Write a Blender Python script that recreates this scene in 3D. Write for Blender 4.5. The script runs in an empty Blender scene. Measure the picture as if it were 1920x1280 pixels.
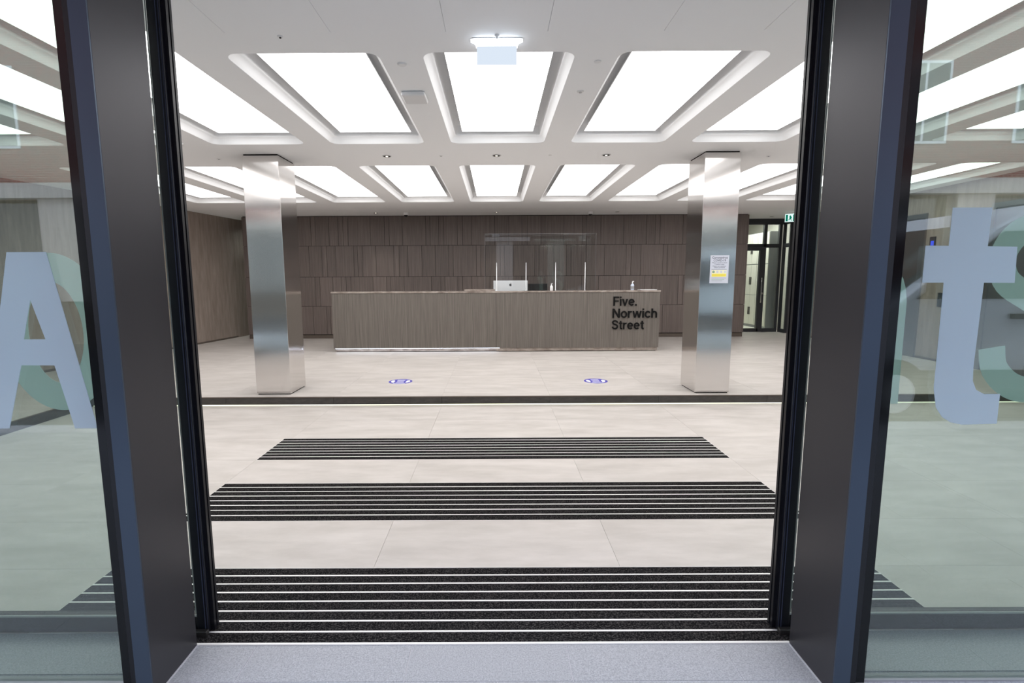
import bpy, bmesh, math, random
from mathutils import Matrix, Vector
random.seed(7)
C = bpy.context.scene.collection
SC = bpy.context.scene
# ---------------------------------------------------------------- camera
EYE = 1.43
cam = bpy.data.cameras.new('camera'); cam_o = bpy.data.objects.new('camera', cam); C.objects.link(cam_o)
R = Matrix(((0.99998715, 0.00479417, 0.00164795),
            (0.00104123, 0.12390651, -0.99229335),
            (-0.00496141, 0.99228231, 0.12389993)))
cam_o.matrix_world = Matrix.Translation((0, 0, EYE)) @ R.to_4x4()
cam.sensor_width = 36.0; cam.lens = 953.0 * 36.0 / 1920.0
cam.shift_x = 32.0 / 1920.0
cam.clip_start = 0.05; cam.clip_end = 200
SC.camera = cam_o
# ---------------------------------------------------------------- sky, exposure
W = bpy.data.worlds.new('world'); SC.world = W; W.use_nodes = True
wn = W.node_tree.nodes; wl = W.node_tree.links
bg = wn['Background']; bg.inputs['Color'].default_value = (0.72, 0.83, 1.0, 1); bg.inputs['Strength'].default_value = 3.5
SC.view_settings.view_transform = 'Standard'; SC.view_settings.look = 'None'
SC.view_settings.gamma = 1; SC.view_settings.use_curve_mapping = False
SC.view_settings.exposure = 0.09
PANEL_E = 4.2          # luminous ceiling panels
SC.cycles.max_bounces = 10; SC.cycles.diffuse_bounces = 5; SC.cycles.glossy_bounces = 4
SC.cycles.transparent_max_bounces = 24; SC.cycles.transmission_bounces = 6
SC.cycles.sample_clamp_indirect = 6.0
SC.cycles.caustics_reflective = False; SC.cycles.caustics_refractive = False

# ---------------------------------------------------------------- helpers
def empty(name, loc=(0, 0, 0), rz=0):
    o = bpy.data.objects.new(name, None); C.objects.link(o); o.location = loc; o.rotation_euler = (0, 0, rz)
    o.empty_display_size = 0.05
    return o
def tag(o, label=None, cat=None, group=None, kind=None):
    if label: o['label'] = label
    if cat: o['category'] = cat
    if group: o['group'] = group
    if kind: o['kind'] = kind
    return o
class MB:
    def __init__(s): s.bm = bmesh.new()
    def box(s, x0, x1, y0, y1, z0, z1):
        v = [s.bm.verts.new(p) for p in ((x0,y0,z0),(x1,y0,z0),(x1,y1,z0),(x0,y1,z0),(x0,y0,z1),(x1,y0,z1),(x1,y1,z1),(x0,y1,z1))]
        for f in ((3,2,1,0),(4,5,6,7),(0,1,5,4),(1,2,6,5),(2,3,7,6),(3,0,4,7)): s.bm.faces.new([v[i] for i in f])
        return s
    def prism(s, pts, axis, a, b):
        """polygon pts extruded along axis ('x','y','z') from a to b"""
        def P(p, t): return {'x': (t, p[0], p[1]), 'y': (p[0], t, p[1]), 'z': (p[0], p[1], t)}[axis]
        A = [s.bm.verts.new(P(p, a)) for p in pts]; B = [s.bm.verts.new(P(p, b)) for p in pts]
        n = len(pts)
        s.bm.faces.new(A); s.bm.faces.new(B[::-1])
        for i in range(n): s.bm.faces.new((A[i], B[i], B[(i+1) % n], A[(i+1) % n]))
        return s
    def lathe(s, prof, n=24, c=(0, 0)):
        rings = []
        for r, z in prof:
            rings.append([s.bm.verts.new((c[0]+r*math.cos(2*math.pi*i/n), c[1]+r*math.sin(2*math.pi*i/n), z)) for i in range(n)])
        for a, b in zip(rings, rings[1:]):
            for i in range(n): s.bm.faces.new((a[i], a[(i+1) % n], b[(i+1) % n], b[i]))
        s.bm.faces.new(rings[0][::-1]); s.bm.faces.new(rings[-1])
        return s
    def tube(s, pts, r, n=10):
        pts = [Vector(p) for p in pts]; rings = []
        for i, p in enumerate(pts):
            d = (pts[min(i+1, len(pts)-1)] - pts[max(i-1, 0)]).normalized()
            u = d.orthogonal().normalized() if i == 0 else (u - u.dot(d)*d).normalized()
            w = d.cross(u)
            rings.append([s.bm.verts.new(p + r*(math.cos(2*math.pi*k/n)*u + math.sin(2*math.pi*k/n)*w)) for k in range(n)])
        for a, b in zip(rings, rings[1:]):
            for i in range(n): s.bm.faces.new((a[i], a[(i+1) % n], b[(i+1) % n], b[i]))
        s.bm.faces.new(rings[0][::-1]); s.bm.faces.new(rings[-1])
        return s
    def mesh(s, name, m, bevel=0, smooth=False, seg=1):
        bmesh.ops.recalc_face_normals(s.bm, faces=s.bm.faces[:])
        if bevel:
            es = [e for e in s.bm.edges if len(e.link_faces) == 2 and e.calc_face_angle(0) > 0.6]
            bmesh.ops.bevel(s.bm, geom=es, offset=bevel, segments=seg, affect='EDGES', profile=0.5)
        me = bpy.data.meshes.new(name); s.bm.to_mesh(me); s.bm.free()
        me.materials.append(m)
        if smooth:
            for p in me.polygons: p.use_smooth = True
        return me
    def build(s, name, m, parent=None, loc=(0, 0, 0), bevel=0, smooth=False, seg=1, rot=None):
        me = s.mesh(name, m, bevel, smooth, seg)
        return link(name, me, parent, loc, rot)
def link(name, me, parent=None, loc=(0, 0, 0), rot=None):
    o = bpy.data.objects.new(name, me); C.objects.link(o); o.location = loc
    if rot: o.rotation_euler = rot
    if parent: o.parent = parent
    return o
def box(name, m, b, parent=None, bevel=0, loc=(0, 0, 0)):
    return MB().box(*b).build(name, m, parent, loc, bevel)
def copy_tree(o, parent=None):
    c = o.copy(); C.objects.link(c)
    if parent: c.parent = parent
    for ch in list(o.children): copy_tree(ch, c)
    return c
def rrect(cx, cy, hx, hy, r, n=5):
    pts = []
    for qx, qy, a0 in ((1, 1, 0), (-1, 1, 90), (-1, -1, 180), (1, -1, 270)):
        for i in range(n):
            a = math.radians(a0 + 90*i/(n-1))
            pts.append((cx + qx*(hx-r) + r*math.cos(a), cy + qy*(hy-r) + r*math.sin(a)))
    return pts

# ---------------------------------------------------------------- materials
def lin(c):
    return tuple((v/255/12.92 if v/255 <= 0.04045 else ((v/255+0.055)/1.055)**2.4) for v in c) + (1,)
def mat(name, col=(200, 200, 200), rough=0.5, metal=0.0, spec=0.5, emit=None, es=0.0):
    m = bpy.data.materials.new(name); m.use_nodes = True
    b = m.node_tree.nodes['Principled BSDF']
    b.inputs['Base Color'].default_value = lin(col)
    b.inputs['Roughness'].default_value = rough; b.inputs['Metallic'].default_value = metal
    b.inputs['Specular IOR Level'].default_value = spec
    if emit: b.inputs['Emission Color'].default_value = lin(emit); b.inputs['Emission Strength'].default_value = es
    return m
def N(m, t, **k):
    n = m.node_tree.nodes.new(t)
    for a, v in k.items():
        if a in n.inputs: n.inputs[a].default_value = v
        else: setattr(n, a, v)
    return n
def textured(name, c0, c1, scale=(1, 1, 1), nscale=5.0, detail=6, rough=0.5, bump=0.0, metal=0.0, vary=0.0, lo=0.35, hi=0.65, spec=0.5, extra=None):
    m = mat(name, c0, rough, metal, spec); T = m.node_tree; L = T.links; b = T.nodes['Principled BSDF']
    geo = N(m, 'ShaderNodeNewGeometry'); mp = N(m, 'ShaderNodeMapping'); mp.inputs['Scale'].default_value = scale
    L.new(geo.outputs['Position'], mp.inputs['Vector'])
    vec = mp.outputs['Vector']
    if vary:
        oi = N(m, 'ShaderNodeObjectInfo'); ml = N(m, 'ShaderNodeMath', operation='MULTIPLY'); ml.inputs[1].default_value = 37.0
        L.new(oi.outputs['Random'], ml.inputs[0])
        ad = N(m, 'ShaderNodeVectorMath', operation='ADD'); L.new(vec, ad.inputs[0]); L.new(ml.outputs[0], ad.inputs[1]); vec = ad.outputs[0]
    nz = N(m, 'ShaderNodeTexNoise'); nz.inputs['Scale'].default_value = nscale; nz.inputs['Detail'].default_value = detail
    nz.inputs['Roughness'].default_value = 0.62
    L.new(vec, nz.inputs['Vector'])
    cr = N(m, 'ShaderNodeValToRGB'); cr.color_ramp.elements[0].position = lo; cr.color_ramp.elements[1].position = hi
    cr.color_ramp.elements[0].color = lin(c0); cr.color_ramp.elements[1].color = lin(c1)
    L.new(nz.outputs['Fac'], cr.inputs['Fac'])
    out = cr.outputs['Color']
    if extra:   # second, larger mottling: (scale vec, nscale, dark factor)
        sv, ns, dk = extra
        mp2 = N(m, 'ShaderNodeMapping'); mp2.inputs['Scale'].default_value = sv; mp2.inputs['Rotation'].default_value = (0, 0, 0.5)
        L.new(geo.outputs['Position'], mp2.inputs['Vector'])
        n2 = N(m, 'ShaderNodeTexNoise'); n2.inputs['Scale'].default_value = ns; n2.inputs['Detail'].default_value = 8; n2.inputs['Distortion'].default_value = 0.6
        L.new(mp2.outputs['Vector'], n2.inputs['Vector'])
        r2 = N(m, 'ShaderNodeMapRange'); r2.inputs['From Min'].default_value = 0.3; r2.inputs['From Max'].default_value = 0.7
        r2.inputs['To Min'].default_value = dk; r2.inputs['To Max'].default_value = 1.0
        L.new(n2.outputs['Fac'], r2.inputs['Value'])
        mu = N(m, 'ShaderNodeVectorMath', operation='SCALE'); L.new(out, mu.inputs[0]); L.new(r2.outputs[0], mu.inputs['Scale']); out = mu.outputs[0]
    if vary:
        r3 = N(m, 'ShaderNodeMapRange'); r3.inputs['To Min'].default_value = 1-vary; r3.inputs['To Max'].default_value = 1+vary
        L.new(oi.outputs['Random'], r3.inputs['Value'])
        m3 = N(m, 'ShaderNodeVectorMath', operation='SCALE'); L.new(out, m3.inputs[0]); L.new(r3.outputs[0], m3.inputs['Scale']); out = m3.outputs[0]
    L.new(out, b.inputs['Base Color'])
    if bump:
        bp = N(m, 'ShaderNodeBump'); bp.inputs['Strength'].default_value = bump; bp.inputs['Distance'].default_value = 0.003
        L.new(nz.outputs['Fac'], bp.inputs['Height']); L.new(bp.outputs['Normal'], b.inputs['Normal'])
    return m
def glass(name, tint, base_refl, rough=0.0, fres=0.6):
    m = bpy.data.materials.new(name); m.use_nodes = True; T = m.node_tree; T.nodes.clear(); L = T.links
    o = N(m, 'ShaderNodeOutputMaterial'); mx = N(m, 'ShaderNodeMixShader')
    tr = N(m, 'ShaderNodeBsdfTransparent'); tr.inputs['Color'].default_value = lin(tint)
    gl = N(m, 'ShaderNodeBsdfGlossy'); gl.inputs['Roughness'].default_value = rough; gl.inputs['Color'].default_value = (1, 1, 1, 1)
    fc = N(m, 'ShaderNodeLayerWeight'); fc.inputs['Blend'].default_value = 0.5
    lw = N(m, 'ShaderNodeMath', operation='POWER'); lw.inputs[1].default_value = 4.0; L.new(fc.outputs['Facing'], lw.inputs[0])
    ml = N(m, 'ShaderNodeMath', operation='MULTIPLY_ADD'); ml.inputs[1].default_value = fres; ml.inputs[2].default_value = base_refl
    ml.use_clamp = True
    L.new(lw.outputs[0], ml.inputs[0]); L.new(ml.outputs[0], mx.inputs[0]); L.new(tr.outputs[0], mx.inputs[1]); L.new(gl.outputs[0], mx.inputs[2])
    L.new(mx.outputs[0], o.inputs[0])
    return m
def translucent(name, col, alpha, es=0):
    m = bpy.data.materials.new(name); m.use_nodes = True; T = m.node_tree; T.nodes.clear(); L = T.links
    o = N(m, 'ShaderNodeOutputMaterial'); mx = N(m, 'ShaderNodeMixShader'); mx.inputs[0].default_value = alpha
    tr = N(m, 'ShaderNodeBsdfTransparent'); d = N(m, 'ShaderNodeBsdfDiffuse'); d.inputs['Color'].default_value = lin(col)
    t2 = N(m, 'ShaderNodeBsdfTranslucent'); t2.inputs['Color'].default_value = lin(col); m2 = N(m, 'ShaderNodeMixShader'); m2.inputs[0].default_value = 0.45
    L.new(d.outputs[0], m2.inputs[1]); L.new(t2.outputs[0], m2.inputs[2])
    L.new(tr.outputs[0], mx.inputs[1]); L.new(m2.outputs[0], mx.inputs[2]); L.new(mx.outputs[0], o.inputs[0])
    return m
def emitter(name, col, s):
    m = bpy.data.materials.new(name); m.use_nodes = True; T = m.node_tree; T.nodes.clear()
    e = N(m, 'ShaderNodeEmission'); e.inputs['Color'].default_value = lin(col); e.inputs['Strength'].default_value = s
    o = N(m, 'ShaderNodeOutputMaterial'); T.links.new(e.outputs[0], o.inputs[0]); return m

M = {}
M['tile'] = textured('floor_tile', (190, 184, 178), (206, 200, 195), (1.0, 3.0, 1), 2.2, 9, rough=0.42, vary=0.022, extra=((0.8, 3.4, 1), 2.4, 0.90))
M['grout'] = mat('grout', (176, 169, 162), 0.8)
M['riser'] = textured('riser_tile', (56, 54, 52), (74, 71, 68), (3, 3, 9), 4, 6, rough=0.6, vary=0.06)
M['ceil'] = mat('ceiling_paint', (247, 248, 249), 0.75, spec=0.2)
M['panel_light'] = emitter('luminous_panel', (255, 253, 252), PANEL_E)
M['wood'] = textured('dark_veneer', (100, 89, 85), (126, 114, 108), (90, 90, 1.2), 1.3, 5, rough=0.5, vary=0.09, extra=((300, 300, 2), 1.0, 0.78))
M['groove'] = mat('groove_black', (38, 33, 31), 0.8)
M['desk_wood'] = textured('desk_veneer', (96, 90, 84), (124, 117, 110), (110, 110, 1.2), 1.3, 5, rough=0.45, extra=((260, 260, 2), 1.0, 0.80))
M['plaster'] = textured('wall_veneer', (140, 127, 118), (168, 154, 144), (7, 7, 0.9), 2.0, 10, rough=0.65, lo=0.3, hi=0.7, extra=((14, 14, 1.2), 1.5, 0.84))
M['marble'] = textured('brown_marble', (126, 114, 106), (176, 166, 157), (2, 2, 5), 3.0, 7, rough=0.22, lo=0.36, hi=0.68)
M['skirt'] = mat('skirting', (92, 82, 74), 0.4)
M['carpet'] = textured('carpet_strip', (24, 23, 25), (112, 108, 106), (1, 1, 1), 150, 4, rough=0.95, lo=0.46, hi=0.80, spec=0.1, bump=0.4)
M['alu'] = mat('aluminium_bar', (240, 238, 234), 0.45, 0.0)
M['granite'] = textured('granite_paving', (142, 144, 149), (184, 186, 192), (1, 1, 1), 190, 3, rough=0.7, lo=0.3, hi=0.7, vary=0.03)
M['pale_trim'] = mat('pale_trim', (196, 196, 202), 0.5)
M['portal'] = mat('bronze_anodised', (64, 63, 67), 0.36, 0.5)
M['portal_sky_tint'] = mat('bronze_sky_tint', (70, 82, 98), 0.34, 0.6)  # same bronze, with the blue sky reflection put into its base colour
M['blackgloss'] = mat('black_glass_edge', (4, 6, 10), 0.12, 0.0, 0.35)
M['frame'] = mat('black_anodised', (10, 12, 20), 0.38, 0.1)
M['frame_grey'] = mat('grey_frame', (58, 60, 64), 0.4, 0.2)
M['seal'] = mat('grey_seal', (58, 64, 84), 0.5)
M['gasket'] = mat('pale_gasket', (176, 182, 176), 0.5)
M['pane'] = glass('facade_glass', (229, 236, 233), 0.10, fres=0.9)
M['leaf_pane'] = glass('leaf_glass', (246, 250, 248), 0.02, fres=0.5)
M['plexi'] = glass('acrylic_screen', (249, 250, 250), 0.035, fres=0.8)
M['plexi_edge'] = mat('acrylic_edge', (110, 108, 108), 0.2)
M['blue_vinyl'] = translucent('blue_vinyl', (216, 230, 242), 0.78)
M['mint_vinyl'] = translucent('mint_vinyl', (228, 247, 244), 0.80)
M['black'] = mat('black_letters', (8, 8, 9), 0.7, spec=0.2)
M['white'] = mat('white_plastic', (232, 232, 232), 0.4)
M['silver'] = mat('silver_case', (244, 245, 247), 0.4, 0.0)
M['chrome'] = mat('polished_metal', (190, 190, 190), 0.2, 1.0)
M['dark_plastic'] = mat('dark_plastic', (34, 32, 32), 0.45)
M['paper'] = mat('paper', (240, 240, 240), 0.6)
M['poster'] = mat('poster_paper', (206, 210, 222), 0.5)
M['ink'] = mat('ink', (44, 50, 74), 0.6)
M['yellow'] = mat('poster_yellow', (238, 222, 90), 0.5)
M['cream'] = mat('poster_cream', (240, 236, 200), 0.5)
M['green_ink'] = mat('poster_green', (150, 186, 150), 0.5)
M['blue_sticker'] = mat('sticker_blue', (68, 62, 176), 0.4)
M['sign_white'] = emitter('exit_panel', (226, 238, 252), 0.9)
M['tube_white'] = emitter('exit_sign_lamp', (235, 245, 255), 5.5)
M['sign_lit'] = emitter('green_sign_white', (225, 255, 248), 1.0)
M['sign_green'] = emitter('green_sign_green', (10, 128, 104), 0.8)
M['led'] = emitter('cool_led', (225, 235, 255), 9.0)
M['step_led'] = emitter('warm_led', (252, 251, 226), 1.6)
M['spot'] = emitter('downlight_lamp', (255, 244, 228), 5.0)
M['lit_blue'] = emitter('blue_display', (70, 90, 255), 1.4)
M['gel'] = mat('gel_bottle', (196, 206, 222), 0.15)
M['room_white'] = mat('corridor_paint', (228, 226, 216), 0.6)
M['locker'] = mat('locker_door', (222, 221, 210), 0.4)
M['steel_door'] = mat('steel_door', (150, 150, 152), 0.3, 0.9)
M['grey_label'] = mat('grey_label', (150, 152, 156), 0.5)
# brushed steel
ms = mat('brushed_steel', (222, 219, 217), 0.14, 1.0); b = ms.node_tree.nodes['Principled BSDF']
g = N(ms, 'ShaderNodeNewGeometry'); mp = N(ms, 'ShaderNodeMapping'); mp.inputs['Scale'].default_value = (1.5, 1.5, 260)
nz = N(ms, 'ShaderNodeTexNoise'); nz.inputs['Scale'].default_value = 1.0; nz.inputs['Detail'].default_value = 3
bp = N(ms, 'ShaderNodeBump'); bp.inputs['Strength'].default_value = 0.010; bp.inputs['Distance'].default_value = 0.002
ms.node_tree.links.new(g.outputs['Position'], mp.inputs['Vector']); ms.node_tree.links.new(mp.outputs[0], nz.inputs['Vector'])
ms.node_tree.links.new(nz.outputs['Fac'], bp.inputs['Height']); ms.node_tree.links.new(bp.outputs[0], b.inputs['Normal'])
tg = N(ms, 'ShaderNodeTangent', direction_type='RADIAL', axis='Z'); ms.node_tree.links.new(tg.outputs[0], b.inputs['Tangent'])
b.inputs['Anisotropic'].default_value = 0.9; b.inputs['Anisotropic Rotation'].default_value = 0.0
M['steel'] = ms
# street materials
def brick_mat():
    m = mat('red_brick', (140, 70, 60), 0.85); T = m.node_tree; L = T.links
    g = N(m, 'ShaderNodeNewGeometry'); sx = N(m, 'ShaderNodeSeparateXYZ'); cx = N(m, 'ShaderNodeCombineXYZ')
    L.new(g.outputs['Position'], sx.inputs[0]); L.new(sx.outputs[0], cx.inputs[0]); L.new(sx.outputs[2], cx.inputs[1])
    bt = N(m, 'ShaderNodeTexBrick'); bt.inputs['Color1'].default_value = lin((150, 76, 66)); bt.inputs['Color2'].default_value = lin((120, 60, 54))
    bt.inputs['Mortar'].default_value = lin((180, 168, 158)); bt.inputs['Scale'].default_value = 4.4; bt.inputs['Mortar Size'].default_value = 0.018
    L.new(cx.outputs[0], bt.inputs['Vector']); L.new(bt.outputs['Color'], T.nodes['Principled BSDF'].inputs['Base Color'])
    return m
M['brick'] = brick_mat()
M['stone'] = mat('pale_stone', (206, 196, 188), 0.8)
M['asphalt'] = textured('asphalt', (58, 58, 60), (84, 84, 86), (1, 1, 1), 40, 4, rough=0.9)
M['van'] = mat('van_paint', (226, 230, 238), 0.18)
M['van_glass'] = mat('van_glass', (16, 20, 26), 0.05, 0, 0.9)
M['tyre'] = mat('tyre', (20, 20, 21), 0.8)

CEIL = 2.79; UP = 0.10; STEPY = 5.645
XL, XR = -7.35, 6.90
YB = 11.35; YD = 12.30

# ================================================================ SETTING
# lower and upper floor, with tiles as pieces
PIT = 1.228; X0 = 0.614
xj = [X0 + PIT*k for k in range(-7, 7)]
def tiles(parent, x0, x1, y0, y1, ys, z, m):
    xs = [x0] + [x for x in xj if x0 + 0.12 < x < x1 - 0.12] + [x1]
    yy = [y0] + [y for y in ys if y0 + 0.03 < y < y1 - 0.03] + [y1]
    g = 0.0007
    for a, b_ in zip(xs, xs[1:]):
        for c, d in zip(yy, yy[1:]):
            MB().box(a+g, b_-g, c+g, d-g, z-0.012, z).build('tile', m, parent)
floor = tag(box('floor', M['grout'], (XL-0.2, XR+0.2, 1.60, 12.6, -0.10, -0.0035)), kind='structure')
CURBX = -4.60
MX0, MX1 = -1.91, 1.857
mats = [(1.846, 2.372), (2.872, 3.43), (3.90, 4.443)]
# tiles of the entrance floor, left clear where the mats sit
for (a, b_) in ((CURBX, MX0-0.004), (MX1+0.004, XR)):
    tiles(floor, a, b_, 1.85, 4.445, [2.374, 2.870, 3.432, 3.898], 0.0, M['tile'])
tiles(floor, CURBX, XR, 4.445, STEPY, [5.04], 0.0, M['tile'])
for (a, b_) in ((2.374, 2.870), (3.432, 3.898)):
    tiles(floor, MX0-0.004, MX1+0.004, a, b_, [], 0.0, M['tile'])
up = tag(MB().box(XL-0.2, XR+0.2, STEPY+0.02, 12.6, -0.003, UP-0.0035).box(XL-0.2, CURBX-0.02, 1.68, STEPY+0.02, -0.003, UP-0.0035).build('floor', M['grout']), kind='structure')
tiles(up, XL, XR, STEPY+0.014, 12.45, [STEPY + 0.62*k for k in range(1, 11)], UP, M['tile'])
tiles(up, XL, CURBX-0.014, 1.70, STEPY+0.014, [1.70+0.62*k for k in range(1, 7)], UP, M['tile'])
# step riser: dark tiles over a recessed warm strip light, thin nosing
rz = tag(box('trim_1', M['groove'], (CURBX, XR, STEPY+0.006, STEPY+0.02, 0.0, UP-0.006)), kind='structure')
xs = [CURBX] + [x for x in [0.614+PIT*k-0.0 for k in range(-5, 7)] if CURBX+0.1 < x < XR-0.1] + [XR]
for a, b_ in zip(xs, xs[1:]): MB().box(a+0.0015, b_-0.0015, STEPY-0.006, STEPY+0.006, 0.016, UP-0.008).build('riser_tile', M['riser'], rz)
MB().box(CURBX, XR, STEPY-0.010, STEPY+0.013, UP-0.007, UP+0.001).build('nosing', M['skirt'], rz)
tag(MB().box(CURBX+0.02, XR-0.05, STEPY+0.000, STEPY+0.005, 0.002, 0.012).build('step_light', M['step_led']), 'thin warm strip light glowing under the dark edge of the step', 'strip light')
cz = tag(box('trim_2', M['groove'], (CURBX-0.02, CURBX-0.006, 1.70, STEPY, 0.0, UP-0.006)), kind='structure')
ys = [1.70, 2.0, 3.228, 4.456, STEPY]
for a, b_ in zip(ys, ys[1:]): MB().box(CURBX-0.006, CURBX+0.006, a+0.0015, b_-0.0015, 0.0, UP-0.008).build('riser_tile', M['riser'], cz)
MB().box(CURBX-0.014, CURBX+0.010, 1.70, STEPY+0.013, UP-0.007, UP+0.001).build('nosing', M['skirt'], cz)

# pavement outside: granite slabs
pav = tag(box('pavement', M['pale_trim'], (-9, 9, -1.6, 1.843, -0.12, -0.0015)), kind='structure')
for a, b_ in ((-3.6, -2.4), (-2.4, -1.262), (1.212, 2.4), (2.4, 3.6)):
    MB().box(a+0.001, b_-0.001, 1.690, 1.902, -0.02, 0.004).build('slab', M['granite'], pav)
y0s = [1.838, 1.652, 1.05, 0.45, -0.15, -0.75, -1.35]
for r, (b_, a) in enumerate(zip(y0s, y0s[1:])):
    off = -0.335 if r % 2 == 0 else 0.0
    xs = [off + 0.607*k for k in range(-9, 11)]
    for c, d in zip(xs, xs[1:]): MB().box(c+0.0015, d-0.0015, a+0.0015, b_-0.0015, -0.02, 0).build('slab', M['granite'], pav)
tag(MB().box(-1.19, 1.15, 1.836, 1.846, -0.01, 0.004).build('trim_3', M['alu']), kind='structure')
tag(MB().box(-1.184, -1.177, 1.56, 1.838, -0.01, 0.003).build('trim_4', M['pale_trim']), kind='structure')
tag(MB().box(1.143, 1.150, 1.56, 1.838, -0.01, 0.003).build('trim_5', M['pale_trim']), kind='structure')
tag(box('road', M['asphalt'], (-20, 20, -9, -1.6, -0.22, -0.12)), kind='structure')

# entrance mats : eight carpet strips with seven bright bars each
def entrance_mat(y0, y1, label):
    r = tag(empty('entrance_mat', (0, (y0+y1)/2, 0)), label, 'mat', 'striped entrance mats set into the floor')
    n = 8; h = (y1-y0); pitch = h/n; cy = (y0+y1)/2
    MB().box(MX0-0.001, MX1+0.001, y0-cy, y1-cy, -0.010, -0.006).build('backing', M['dark_plastic'], r)
    for i in range(n):
        a = y0 + pitch*i - cy
        bm_ = MB()
        gap = 0.0045
        bm_.box(MX0, MX1, a+gap, a+pitch-gap, -0.006, 0.0005)
        for q in range(9):      # fine ribs along the strip
            t = a+gap + (pitch-2*gap)*(q+0.15)/9
            bm_.box(MX0, MX1, t, t+(pitch-2*gap)*0.055, 0.0005, 0.002)
        bm_.build('carpet_strip', M['carpet'], r)
        if i:
            MB().box(MX0, MX1, a-gap, a+gap, -0.006, 0.0022).build('metal_bar', M['alu'], r)
    MB().box(MX0-0.003, MX1+0.003, -h/2-0.003, -h/2, -0.006, 0.001).box(MX0-0.003, MX1+0.003, h/2, h/2+0.003, -0.006, 0.001)\
        .box(MX0-0.003, MX0, -h/2, h/2, -0.006, 0.001).box(MX1, MX1+0.003, -h/2, h/2, -0.006, 0.001).build('edge_frame', M['alu'], r)
entrance_mat(*mats[0], 'dark striped entrance mat nearest the open doorway, starting at the threshold')
entrance_mat(*mats[1], 'dark striped entrance mat in the middle of the three, between two bands of tile')
entrance_mat(*mats[2], 'dark striped entrance mat furthest in, the one next to the step')

# walls
def quadwall(name, b, m): return tag(box(name, m, b), kind='structure')
wl_ = tag(MB().prism([(-7.30,1.66),(-5.88,12.30),(-6.08,12.30),(-7.55,1.66)], 'z', -0.1, 3.1).build('wall_left', M['plaster']), kind='structure')
wr_ = quadwall('wall_right', (XR, XR+0.2, 1.66, 12.0, -0.1, 3.1), M['plaster'])
wb = tag(MB().box(-5.53, 5.53, YB+0.012, YB+0.95, -0.1, 3.1).build('wall_back', M['groove']), kind='structure')
for bb in ((XL, 7.55, 15.2, 15.3, 0, 3.1), (7.40, 7.55, 12.62, 15.2, 0, 3.1), (6.95, 7.55, 12.62, 12.70, 0, 3.1), (XL, 7.4, 12.5, 15.2, 0.05, UP-0.001), (XL, 7.4, 12.45, 15.2, 2.96, 3.0), (XL-0.2, XL, 12.4, 15.2, 0, 3.1)):
    tag(box('wall_corridor', M['room_white'], bb), kind='structure')

# boards of the back wall (irregular widths, four courses)
K = YB/953.0
rows = [
 (2.150, 2.775, [479,492,520,528,560,589,597,622,639,648,657,698,724,733,757,800,808,824,833,858,868,884,918,927,953,977,987,1012,1020,1054,1088,1096,1122,1164,1206,1222,1231,1273,1281,1310,1335,1343,1370]),
 (1.475, 2.142, [470,512,520,545,583,607,616,632,666,673,682,707,740,750,766,792,817,842,850,893,901,910,937,945,961,1001,1009,1036,1060,1068,1096,1130,1170,1179,1197,1238,1246,1288,1315,1323,1350]),
 (0.825, 1.467, [479,492,520,528,560,592,601,625,641,650,659,700,725,733,758,809,826,834,858,867,884,918,927,953,977,987,1012,1020,1054,1088,1096,1120,1161,1206,1219,1268,1277,1310,1335,1343,1370]),
 (0.195, 0.817, [470,512,520,545,586,611,618,666,673,682,707,740,750,766,792,817,842,850,893,901,910,937,945,961,1001,1009,1036,1060,1068,1096,1130,1170,1179,1197,1241,1283,1315,1323,1350])]
for z0, z1, px in rows:
    xs = [-5.53] + [(p-928)*K for p in px if -5.4 < (p-928)*K < 5.4] + [5.53]
    for a, b_ in zip(xs, xs[1:]):
        dy = random.uniform(-0.0015, 0.0015)
        MB().box(a+0.0035, b_-0.0035, YB-0.006+dy, YB+0.0122, z0, z1).build('board', M['wood'], wb)
# end returns of the panelled wall
for sx in (-1, 1):
    for z0, z1, _ in rows:
        x = 5.53*sx
        MB().box(min(x, x+0.016*sx), max(x, x+0.016*sx), YB-0.004, YB+0.93, z0, z1).build('board', M['wood'], wb)
tag(MB().box(-5.53, 5.53, YB-0.004, YB+0.0125, UP, 0.178).build('baseboard_back', M['skirt']), kind='structure')
tag(MB().prism([(-7.268,1.9),(-5.96,11.7),(-5.966,11.7),(-7.274,1.9)], 'z', UP, 0.135).build('baseboard_left', M['skirt']), kind='structure')
tag(MB().box(XR-0.006, XR, STEPY+0.03, 11.72, UP, 0.135).build('baseboard_right', M['skirt']), kind='structure')

# ---------------------------------------------------------------- ceiling
HX = 0.47; PXR = (1.210, 1.228); CX0 = 0.028
rowY = [(3.28, 5.38), (6.40, 9.375)]
cells = []          # coffer centre x, y0, y1, cell x0,x1,y0,y1
def coffer_list():
    out = []
    for k in range(-4, 6):
        cx = CX0 + PXR[0]*k
        y0 = 3.28 if abs(k) <= 1 else 2.05
        out.append((k, 0, cx, y0, 5.38, 1.90, 5.90))
        cx = CX0 + PXR[1]*k
        out.append((k, 1, cx, 6.40, 9.375, 5.90, 9.90))
    return out
cb = bmesh.new()
def cq(pts):
    cb.faces.new([cb.verts.new((x, y, CEIL)) for x, y in pts][::-1])
CF = coffer_list()
for k, r, cx, y0, y1, cy0, cy1 in CF:
    if r == 0 and abs(k) <= 1: cy0 = 3.02
    x0, x1 = cx-PXR[r]/2, cx+PXR[r]/2
    n = 6; pts = rrect(cx, (y0+y1)/2, HX, (y1-y0)/2, 0.085, n)
    cor = [(x1, cy1), (x0, cy1), (x0, cy0), (x1, cy0)]
    for q in range(4):
        arc = pts[q*n:(q+1)*n]
        for a, b_ in zip(arc, arc[1:]): cq([cor[q], b_, a][::-1])
        nx = pts[((q+1) % 4)*n]
        cq([cor[q], cor[(q+1) % 4], nx, arc[-1]][::-1])
PX = PXR[0]
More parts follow.
